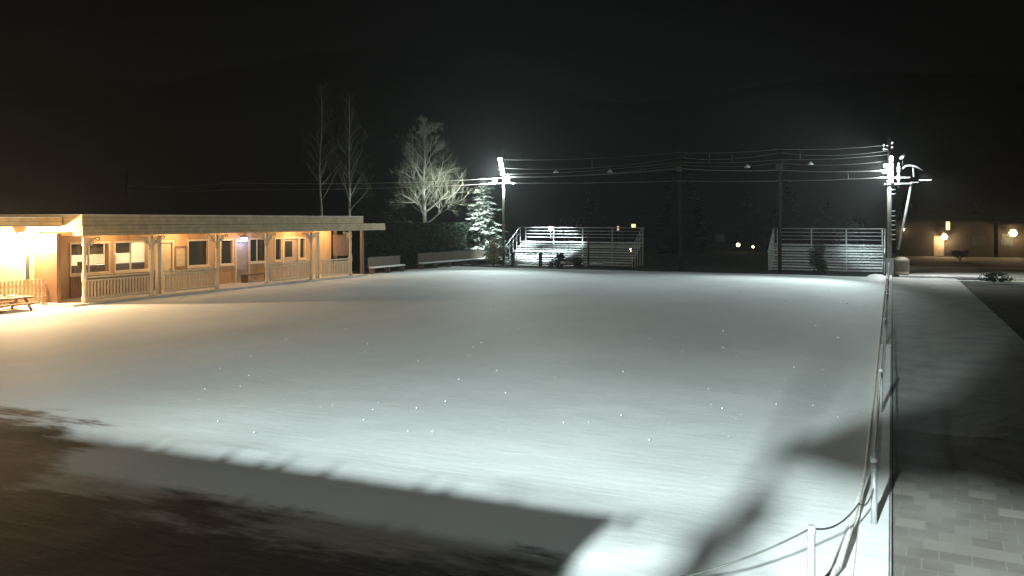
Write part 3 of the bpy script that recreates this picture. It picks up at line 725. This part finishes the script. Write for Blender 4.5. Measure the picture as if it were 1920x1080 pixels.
m = MB(); m.box((rx(1661), RY-.32, -.04), (rx(1676), RY-.163, 1.15)); m.build('meter_cabinet', M['steel'], pr, .02)
for k in range(4): head(pr, (rx(1671.5), RY-.42, rz(299+13*k)), (-6+2*k, 22, 0), .17, .36)
for (px, py) in ((1661, 312), (1659, 323)): head(pr, (rx(px), RY-.5, rz(py)), (-14, 36, 0), .26, .22)
for (py) in (318, 334): head(pr, (rx(1684.5), RY-.3, rz(py)), (-2, 28, 0), .13, .4)
MB().tube([(rx(1687), RY-.25, rz(299)), (rx(1691), RY-.25, rz(296)), (rx(1697), RY-.25, rz(291))], [.05,.11,.09], 8).build('lamp_head', M['alu'], pr)
MB().tube([(rx(1692), RY-.18, rz(296)), (rx(1692), RY-.1, rz(313))], .018, 6).build('stem', M['dark_steel'], pr)
light('POINT', 'flood_light', (RX-.1, RY-.9, 6.6), 1100, COOL, pr, rad=.15)
light('SPOT', 'flood_light', (RX-.3, RY-.8, 7.0), 13000, COOL, pr, (RX-.5, 65, .9), 44, 1, .15)
light('SPOT', 'flood_light', (rx(1728), RY-.1, rz(326)), 3400, (1,.98,.93), pr, (RX+5.5, RY-1.5, 0), 118, .7, .1)
light('SPOT', 'flood_light', (RX, RY-1.0, 6.9), 8200, COOL, pr, (-15, 40, 0), 92, .7, .2)
# the two unlit poles between
p2 = wood_pole('utility_pole', ux[1], PV, 8.6, 'dark unlit pole at the middle of the far rink end', .13, 'pole', 'unlit poles at the far end of the rink', 'tar')
p3 = wood_pole('utility_pole', ux[2], PV, 8.9, 'dark unlit pole just left of the right bleachers', .13, 'pole', 'unlit poles at the far end of the rink', 'tar')
for p, x in ((p2, ux[1]), (p3, ux[2])):
    MB().box((x-.5, PV-.24, 7.5), (x+.5, PV-.14, 7.6)).build('crossarm', M['tar'], p)
    MB().box((x-.22, PV-.4, 7.0), (x+.22, PV-.24, 7.35)).build('lamp_head', M['dark_steel'], p, .02)
XE = on_v(430, 61)[0]
t = wood_pole('utility_pole', XE-14, 62, 8.2, 'utility pole beyond the left frame edge', .13, 'pole', None, 'tar')
def cable(pts, r, label, sag=.18, ups=10, m='cable'):
    out = []
    for (a, b) in zip(pts[:-1], pts[1:]):
        a = Vector(a); b = Vector(b)
        for i in range(ups):
            f = i/ups; p = a.lerp(b, f); p.z -= sag*4*f*(1-f)*min(1, (b-a).length/10); out.append(p)
    out.append(Vector(pts[-1]))
    return tag(MB().tube(out, r, 6).build('overhead_cable', M[m]), label, 'cable', 'overhead cables along the far end of the rink')
Y_ = PV-.2
cable([(RX, RY-.1, 8.35), (ux[2], Y_, 8.35), (ux[1], Y_, 8.35), (LX, LY-.1, 8.35)], .019, 'highest overhead cable between the floodlight poles')
cable([(RX, RY-.1, 7.75), (ux[2], Y_, 7.66), (ux[1], Y_, 7.66), (LX, LY-.1, 7.2)], .019, 'second highest cable, carrying the hanging lamps')
cable([(RX-.2, RY-.3, 6.72), (ux[2], Y_, 6.95), (ux[1], Y_, 7.22), (LX, LY-.1, 6.95)], .042, 'thick cable running level with the right floodlights', .14)
cable([(RX-.2, RY-.3, 6.28), (ux[2], Y_, 6.22), (ux[1], Y_, 6.35), (LX, LY-.1, 6.5)], .032, 'lowest cable, below the right floodlights', .06)
cable([(LX, LY-.1, 6.9), (XE, 61.2, 7.0), (XE-14, 62, 7.0)], .027, 'upper cable running left from the left floodlight pole', .25, m='rope')
cable([(LX, LY-.1, 6.5), (XE, 61.2, 6.4), (XE-14, 62, 6.5)], .024, 'lower cable running left from the left floodlight pole', .2, m='rope')
cable([(RX, RY-.1, 8.0), (ux[2], Y_, 8.12), (ux[1], Y_, 7.98), (LX, LY-.1, 7.7)], .017, 'slack strand between the highest and second highest cables', .38)
cable([(RX, RY-.1, 7.35), (ux[2], Y_, 7.42), (ux[1], Y_, 7.5), (LX, LY-.1, 7.05)], .017, 'slack strand just above the thick cable', .30)
for (px, za, zb) in ((1590, 6.72, 6.22), (1500, 8.3, 7.6), (1372, 8.2, 7.6), (1330, 8.25, 7.6), (1200, 7.6, 7.1), (1110, 8.2, 7.35)):
    x, d = on_v(px, Y_)
    lb_ = {1590: 'bright short spreader between the two thick cables by the right floodlights', 1500: 'spreader rod between strands right of the right dark pole', 1372: 'spreader rod left of the bright hanging lamp', 1330: 'spreader rod midway between the two dark poles', 1200: 'spreader rod left of the middle dark pole', 1110: 'spreader rod nearest the left floodlight pole'}[px]
    tag(MB().tube([(x, Y_, za), (x+.02, Y_, zb)], .022, 6).build('cable_spreader', M['cable']), lb_, 'cable spreader', 'spreaders between the overhead cables')
# hanging lamps, unlit, caught by the floodlights
def pendant(px, py, top, label):
    x, d = on_v(px, Y_); z = zz(py, d)
    t = thing('hanging_lamp', label, 'lamp', (x, Y_, z), 'small lamps hung from the cables')
    MB().tube([(x, Y_, z+.05), (x, Y_, top)], .02, 5).build('cord', M['dark_steel'], t)
    MB().lathe((x, Y_, z), [(.20,-.08),(.19,-.02),(.10,.06),(.05,.14)], 12).build('shade', M['white'], t)
    return t
pendant(1144, 321, 7.75, 'hanging lamp left of the middle pole, well left in its row')
pendant(1401, 312, 7.45, 'bright hanging lamp between the two dark poles')
pendant(1520, 307, 7.55, 'bright hanging lamp just right of the right dark pole')
pendant(1043, 322, 7.3, 'dimmest hanging lamp, nearest the left floodlight pole')
for k, (px, pw) in enumerate(((1401, 0), (1520, 0))): pass

# bin beside the right pole
x, y = gp(1690, 516)
t = thing('litter_bin', 'round beige bin beside the base of the right floodlight pole', 'bin', (x, y, 0))
MB().lathe((x, y, -.03), [(.40,0),(.47,.05),(.47,.25),(.44,.28),(.47,.31),(.48,.92),(.50,.95)], 22).build('body', M['bin'], t)
MB().lathe((x, y, .925), [(.50,0),(.49,.08),(.36,.20),(.16,.26),(.15,.25)], 22).build('lid', M['bin'], t)

# ---------------------------------------------------------------- fence along the right side of the rink
fx = -.19
fposts = [10.6, 16.8, 25.5, 34, 42.5, 51]
def fpost(x, y, h, label, z0=.1, r=.034):
    t = thing('fence_post', label, 'fence post', (x, y, z0), 'pipe posts of the rink rope fence')
    MB().tube([(x, y, z0), (x, y, z0+h)], r, 10).build('pipe', M['steel'], t)
    MB().lathe((x, y, z0+h), [(r*1.12,-.05),(r*1.2,.0),(r*.8,.025)], 10).build('cap', M['alu'], t)
ordn = ['nearest', 'second nearest', 'third nearest', 'third farthest', 'second farthest', 'farthest']
for o_n, y in zip(ordn, fposts):
    fpost(fx, y, .78, f'{o_n} pipe post on the kerb along the right side of the rink' )
c1 = gp(1521, 990, .85)
fpost(c1[0], c1[1], .88, 'thick pipe post alone in the glaring snow at the bottom of the photo', -.03, .036)
c0 = (-2.0, 6.2); fpost(c0[0], c0[1], .85, 'pipe post just below the bottom frame edge', -.03, .036)
def rope(pts, r, label, sag, name='fence_rope', rm='rope'):
    out = []
    for a, b in zip(pts[:-1], pts[1:]):
        a = Vector(a); b = Vector(b)
        for i in range(12):
            f = i/12; p = a.lerp(b, f); p.z -= sag*4*f*(1-f); out.append(p)
    out.append(Vector(pts[-1]))
    return tag(MB().tube(out, r, 7).build(name, M[rm]), label, 'rope', 'ropes of the rink fence')
rope([(fx, y, .86) for y in fposts]+[(fx, 59.0, .9)], .016, 'upper rope threaded along the tops of the kerb posts', .05)
rope([(c0[0], c0[1], .80), (c1[0], c1[1], .85), (-.33, 10.0, .52), (fx, 10.6, .55)], .009, 'sagging rope between the lone post and the nearest kerb post', .10, rm='cable')
m = MB()
pts = [(-1.05, 7.3, .10), (-.72, 8.2, .10), (-.50, 9.2, .10), (-.40, 10.4, .22)]+[(-.31, y, .35+.02*math.sin(y)) for y in range(12, 58, 2)]
m.tube(pts, [.04,.04,.035,.03]+[.022]*(len(pts)-4), 8)
t = tag(m.build('fence_rail', M['rope']), 'low pale rail along the rink side of the kerb curving in at the near end', 'rail')

# ---------------------------------------------------------------- far houses with their lamps
def house(x, y, w, dpt, h, rh, label, wins, lamps, rot=0, group='far houses'):
    t = thing('house', label, 'house', (x, y, 0), group)
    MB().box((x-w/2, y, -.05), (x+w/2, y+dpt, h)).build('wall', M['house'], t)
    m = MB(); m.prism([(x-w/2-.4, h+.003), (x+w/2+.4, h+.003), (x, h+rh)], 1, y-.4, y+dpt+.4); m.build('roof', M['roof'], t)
    for (wx, wz, ww, wh, mm) in wins:
        f = MB(); f.box((x+wx-ww/2-.06, y-.04, wz-wh/2-.06), (x+wx+ww/2+.06, y-.003, wz+wh/2+.06)); fo = f.build('window', M['dark_trim'], t)
        MB().box((x+wx-ww/2, y-.055, wz-wh/2), (x+wx+ww/2, y-.043, wz+wh/2)).build('pane', mm, fo)
    MB().box((x-w*.12, y-.05, 0), (x-w*.12+.9, y-.004, 2.0)).build('door', M['wood'], t)
    return t
def house_lamp(x, y, z, label, pw, r=.16):
    t = thing('porch_lamp', label, 'lamp', (x, y, z), 'lamps on the far houses')
    MB().box((x-.08, y+.1, z+.05), (x+.08, y+.38, z+.12)).build('bracket', M['dark_steel'], t)
    MB().lathe((x, y, z), [(.04,.2),(r*1.2,.14),(r*1.25,.10)], 10).build('shade', M['dark_steel'], t)
    MB().ball((x, y, z), r, 10, 6).build('bulb', M['lamp_warm'], t)
    if pw: light('POINT', 'lamp_light', (x, y-.3, z-.1), pw, (1,.68,.34), t, rad=.12)
HY = 94.0
def hx(px): return on_v(px, HY)[0]
def hz(py, px): return zz(py, on_v(px, HY)[1])
xa = hx(1770)
house(xa+.2, HY+.6, 9.0, 7, 3.4, 1.5, 'far house with a lit upper window above its glowing porch lamp',
      [(hx(1778)-xa-.2, hz(423,1778), .34, .85, M['lit_window']), (2.9, 1.5, 1.0, .8, M['glass'])], [])
house_lamp(hx(1771), HY+.25, hz(444,1771), 'glowing porch lamp below the lit window of the far house', 900, .27)
house_lamp(hx(1694), HY+.2, hz(430,1694), 'small warm lamp just right of the strut of the floodlight pole', 30, .12)
xb = hx(1905)
house(xb+2.2, HY+.6, 8.0, 7, 3.2, 1.4, 'far house at the right edge with one dazzling porch lamp', [(1.6, 1.6, 1.3, 1.0, M['glass']), (-2.9, 1.6, .8, 1.0, M['glass'])], [])
house_lamp(hx(1900), HY+.2, hz(437,1900), 'dazzling porch lamp of the house at the right edge', 900, .32)
xc_ = on_v(1172, 112)[0]; dC = on_v(1172, 112)[1]
house(xc_, 112, 9, 7, 4.2, 2.4, 'distant dark house with two tiny lit windows above the left bleachers', [(on_v(1188,112)[0]-xc_, zz(424,dC), .55, .55, M['lit_window']), (on_v(1159,112)[0]-xc_, zz(428,dC), .28, .6, M['dim_window']), (-3.4, 1.6, 1.0, 1.0, M['glass'])], [])
xd = on_v(1398, 104)[0]; dD = on_v(1398, 104)[1]
house(xd, 104, 8, 7, 3.0, 2.0, 'distant dark house with low warm lights in the gap between the bleachers', [(on_v(1414,104)[0]-xd, zz(455,dD), .18, .35, M['dim_window']), (-3, 1.5, .9, .9, M['glass'])], [])
def low_lamp(px, v, py, label, r):
    x, d = on_v(px, v); z = max(.35, zz(py, d))
    t = thing('garden_lamp', label, 'lamp', (x, v, 0), 'low warm lamps beyond the rink')
    MB().lathe((x, v, -.05), [(.05,0),(.05,z-.1),(.12,z-.08),(.12,z-.04)], 8).build('stand', M['dark_steel'], t)
    MB().ball((x, v, z+r*.6), r, 10, 6).build('bulb', M['lamp_soft'], t)
low_lamp(1384, 98, 461, 'low warm garden lamp, the brighter of the pair between the bleachers', .19)
low_lamp(1412, 98, 464, 'low warm garden lamp, the fainter of the pair between the bleachers', .11)
low_lamp(1183, 84, 470, 'low warm garden lamp just right of the left bleachers', .13)

# ---------------------------------------------------------------- unseen lamp mast, with a building, pipe and panel added for their shadows
ULP, VLP = -2.0, -8.0
cb = thing('shadow_building', 'added flat roofed building below the viewpoint that casts the near shadow, outside the photo', 'building', (-16, -3, 0))
MB().box((-40, -5.5, -.05), (-2.6, .3, 2.78)).build('wall', M['stucco'], cb)
MB().box((-40.4, -6, 2.783), (-2.57, 1.36, 2.9)).build('roof', M['roof'], cb)  # unseen roof, added so its edge shades the near snow
m = MB(); x = -2.45
while x > -14:                                     # lumps added to roughen the shadow of the roof edge
    m.ball((x, 1.345+R.uniform(-.02,.02), 2.89+R.uniform(-.03,.02)), R.uniform(.02,.045), 7, 5); x -= R.uniform(.05,.22)
for i in range(20): m.ball((-2.57+R.uniform(-.03,.05), R.uniform(-1.5,1.33), 2.9), R.uniform(.03,.10), 7, 5)
m.build('shadow_fringe', M['snow_clean'], cb)
t = thing('lamp_mast', 'steel lamp mast behind the viewpoint, outside the photo', 'lamp mast', (ULP, VLP-.6, 0))
MB().tube([(ULP, VLP-.6, -.05), (ULP, VLP-.6, 6.6)], .09, 10).build('shaft', M['steel'], t)
MB().box((ULP-.5, VLP-.56, 5.6), (ULP+.5, VLP-.48, 5.68)).build('crossarm', M['steel'], t)
head(t, (ULP, VLP-.12, 6.0), (-14, 30, 0), .3, .2); head(t, (ULP, VLP-.12, 6.75), (-14, 30, 0), .3, .2)
light('SPOT', 'flood_light', (ULP, VLP, 6.0), 66000, COOL, t, (-.6, 8.5, 0), 104, 1, .14)
light('SPOT', 'flood_light', (ULP, VLP, 6.7), 2800, COOL, t, (-3.0, 7, 0), 90, 1, .10)  # second, weaker lamp added as fill for the shadowed band
for hz_ in (6.0, 6.7):  # unseen hoods added to cut the beams off the haze and far end
    m = MB(); m.box((ULP-1.6, VLP-.15, hz_+.14), (ULP+1.6, VLP+.85, hz_+.16)); m.box((ULP-1.6, VLP+.852, hz_-.14), (ULP+1.6, VLP+.87, hz_+.16))
    if hz_ > 6.5: m.box((ULP+.12, VLP-.1, hz_-.25), (ULP+.135, VLP+1.3, hz_+.139))  # added plate shades the path from the weaker lamp
    m.build('added_hood', M['dark_steel'], t)
t = thing('shadow_pipe', 'added pipe behind the viewpoint that casts the streak shadow, outside the photo', 'pipe', (-1.9, -2.2, 0))
MB().tube([(-1.9, -2.2, -.05), (-1.9, -2.2, 4.2), (-1.9, -2.2, 4.95)], [.032, .03, .014], 8).build('pipe', M['steel'], t)  # unseen pipe, boxes and wires added to shape the streak shadow
MB().cbox((-1.86, -2.2, 4.14), (.17, .14, .15)).build('shadow_box', M['steel'], t)
MB().cbox((-1.96, -2.15, 3.90), (.15, .2, .24)).build('shadow_box', M['steel'], t)
MB().tube([(-1.9, -2.2, 4.0), (-1.6, -2.2, 3.82), (-1.35, -2.2, 3.7)], .03, 6).build('shadow_conduit', M['steel'], t)
MB().tube([(-1.9, -2.2, 4.1), (-2.3, -2.2, 4.02), (-2.9, -2.2, 4.06)], .035, 6).build('shadow_wire', M['dark_steel'], t)
MB().tube([(-1.9, -2.2, 3.9), (-2.3, -2.2, 3.78), (-2.9, -2.2, 3.86)], .04, 6).build('shadow_wire', M['dark_steel'], t)
t = thing('blocker', 'added slanted timber canopy above the viewpoint, outside the photo', 'blocker', (0, -1, 4))
def back(u, v):                                        # where the lamp's ray to a place on the ground crosses the canopy
    t_ = 7/(v+8); return (ULP+(u-ULP)*t_, 6*(1-t_))
m = MB(); m.prism([back(-1.8,13.6), back(-.62,16.3), back(.25,17.8), back(.85,18.6), back(3.72,30.6), back(8,48), back(22,60), back(14,12.5), back(1.55,12.7), back(.86,13.1), back(-.3,12.6), back(-.8,12.9)], 1, -1.06, -1.0); m.build('panel', M['wood'], t)  # unseen panel, added and outlined to cast the wedge shadow on the path
MB().box((4.5, -1.2, -.05), (4.62, -1.08, 4.6)).build('post', M['wood'], t)

# ---------------------------------------------------------------- cold hazy night air
HAZE = .0005
if HAZE:
    hm = bpy.data.materials.new('night_air'); hm.use_nodes = True; nt = hm.node_tree; nt.nodes.clear()
    ou = nt.nodes.new('ShaderNodeOutputMaterial'); vo = nt.nodes.new('ShaderNodeVolumePrincipled')
    vo.inputs['Density'].default_value = HAZE; vo.inputs['Color'].default_value = (.92,.95,.95,1); vo.inputs["Anisotropy"].default_value = .6
    nt.links.new(vo.outputs[0], ou.inputs['Volume'])
    o = MB().box((-760, -60, -6), (860, 760, 190)).build('haze', hm); o['kind'] = 'stuff'
# ---------------------------------------------------------------- night sky
w = bpy.data.worlds.new('World'); SC.world = w; w.use_nodes = True
nt = w.node_tree; N = nt.nodes; L = nt.links; bg = N['Background']
sky = N.new('ShaderNodeTexSky'); sky.sky_type = 'NISHITA'; sky.sun_disc = False; sky.sun_elevation = math.radians(25); sky.sun_rotation = math.radians(200)
hsv = N.new('ShaderNodeHueSaturation'); hsv.inputs['Saturation'].default_value = .12
L.new(sky.outputs[0], hsv.inputs['Color']); L.new(hsv.outputs[0], bg.inputs['Color']); bg.inputs['Strength'].default_value = .00022
sd = bpy.data.lights.new('moon', 'SUN'); sd.energy = .004; sd.angle = math.radians(.5); sd.color = (1,.97,.92)
so = bpy.data.objects.new('moon', sd); C.objects.link(so); so.rotation_euler = (math.radians(65), 0, math.radians(20))

cam = bpy.data.cameras.new('camera'); co = bpy.data.objects.new('camera', cam); C.objects.link(co); SC.camera = co
cam.sensor_width = 36; cam.lens = F/1920*36; cam.shift_y = -(540-HOR)/1920; cam.clip_end = 3000; cam.clip_start = .05
co.location = (0, 0, H); co.rotation_euler = (math.pi/2, 0, YAW)
SC.view_settings.view_transform = 'Standard'; SC.view_settings.look = 'None'; SC.view_settings.exposure = 0; SC.view_settings.gamma = 1
SC.cycles.use_denoising = True
SC.cycles.sample_clamp_indirect = 4
SC.cycles.volume_bounces = 0
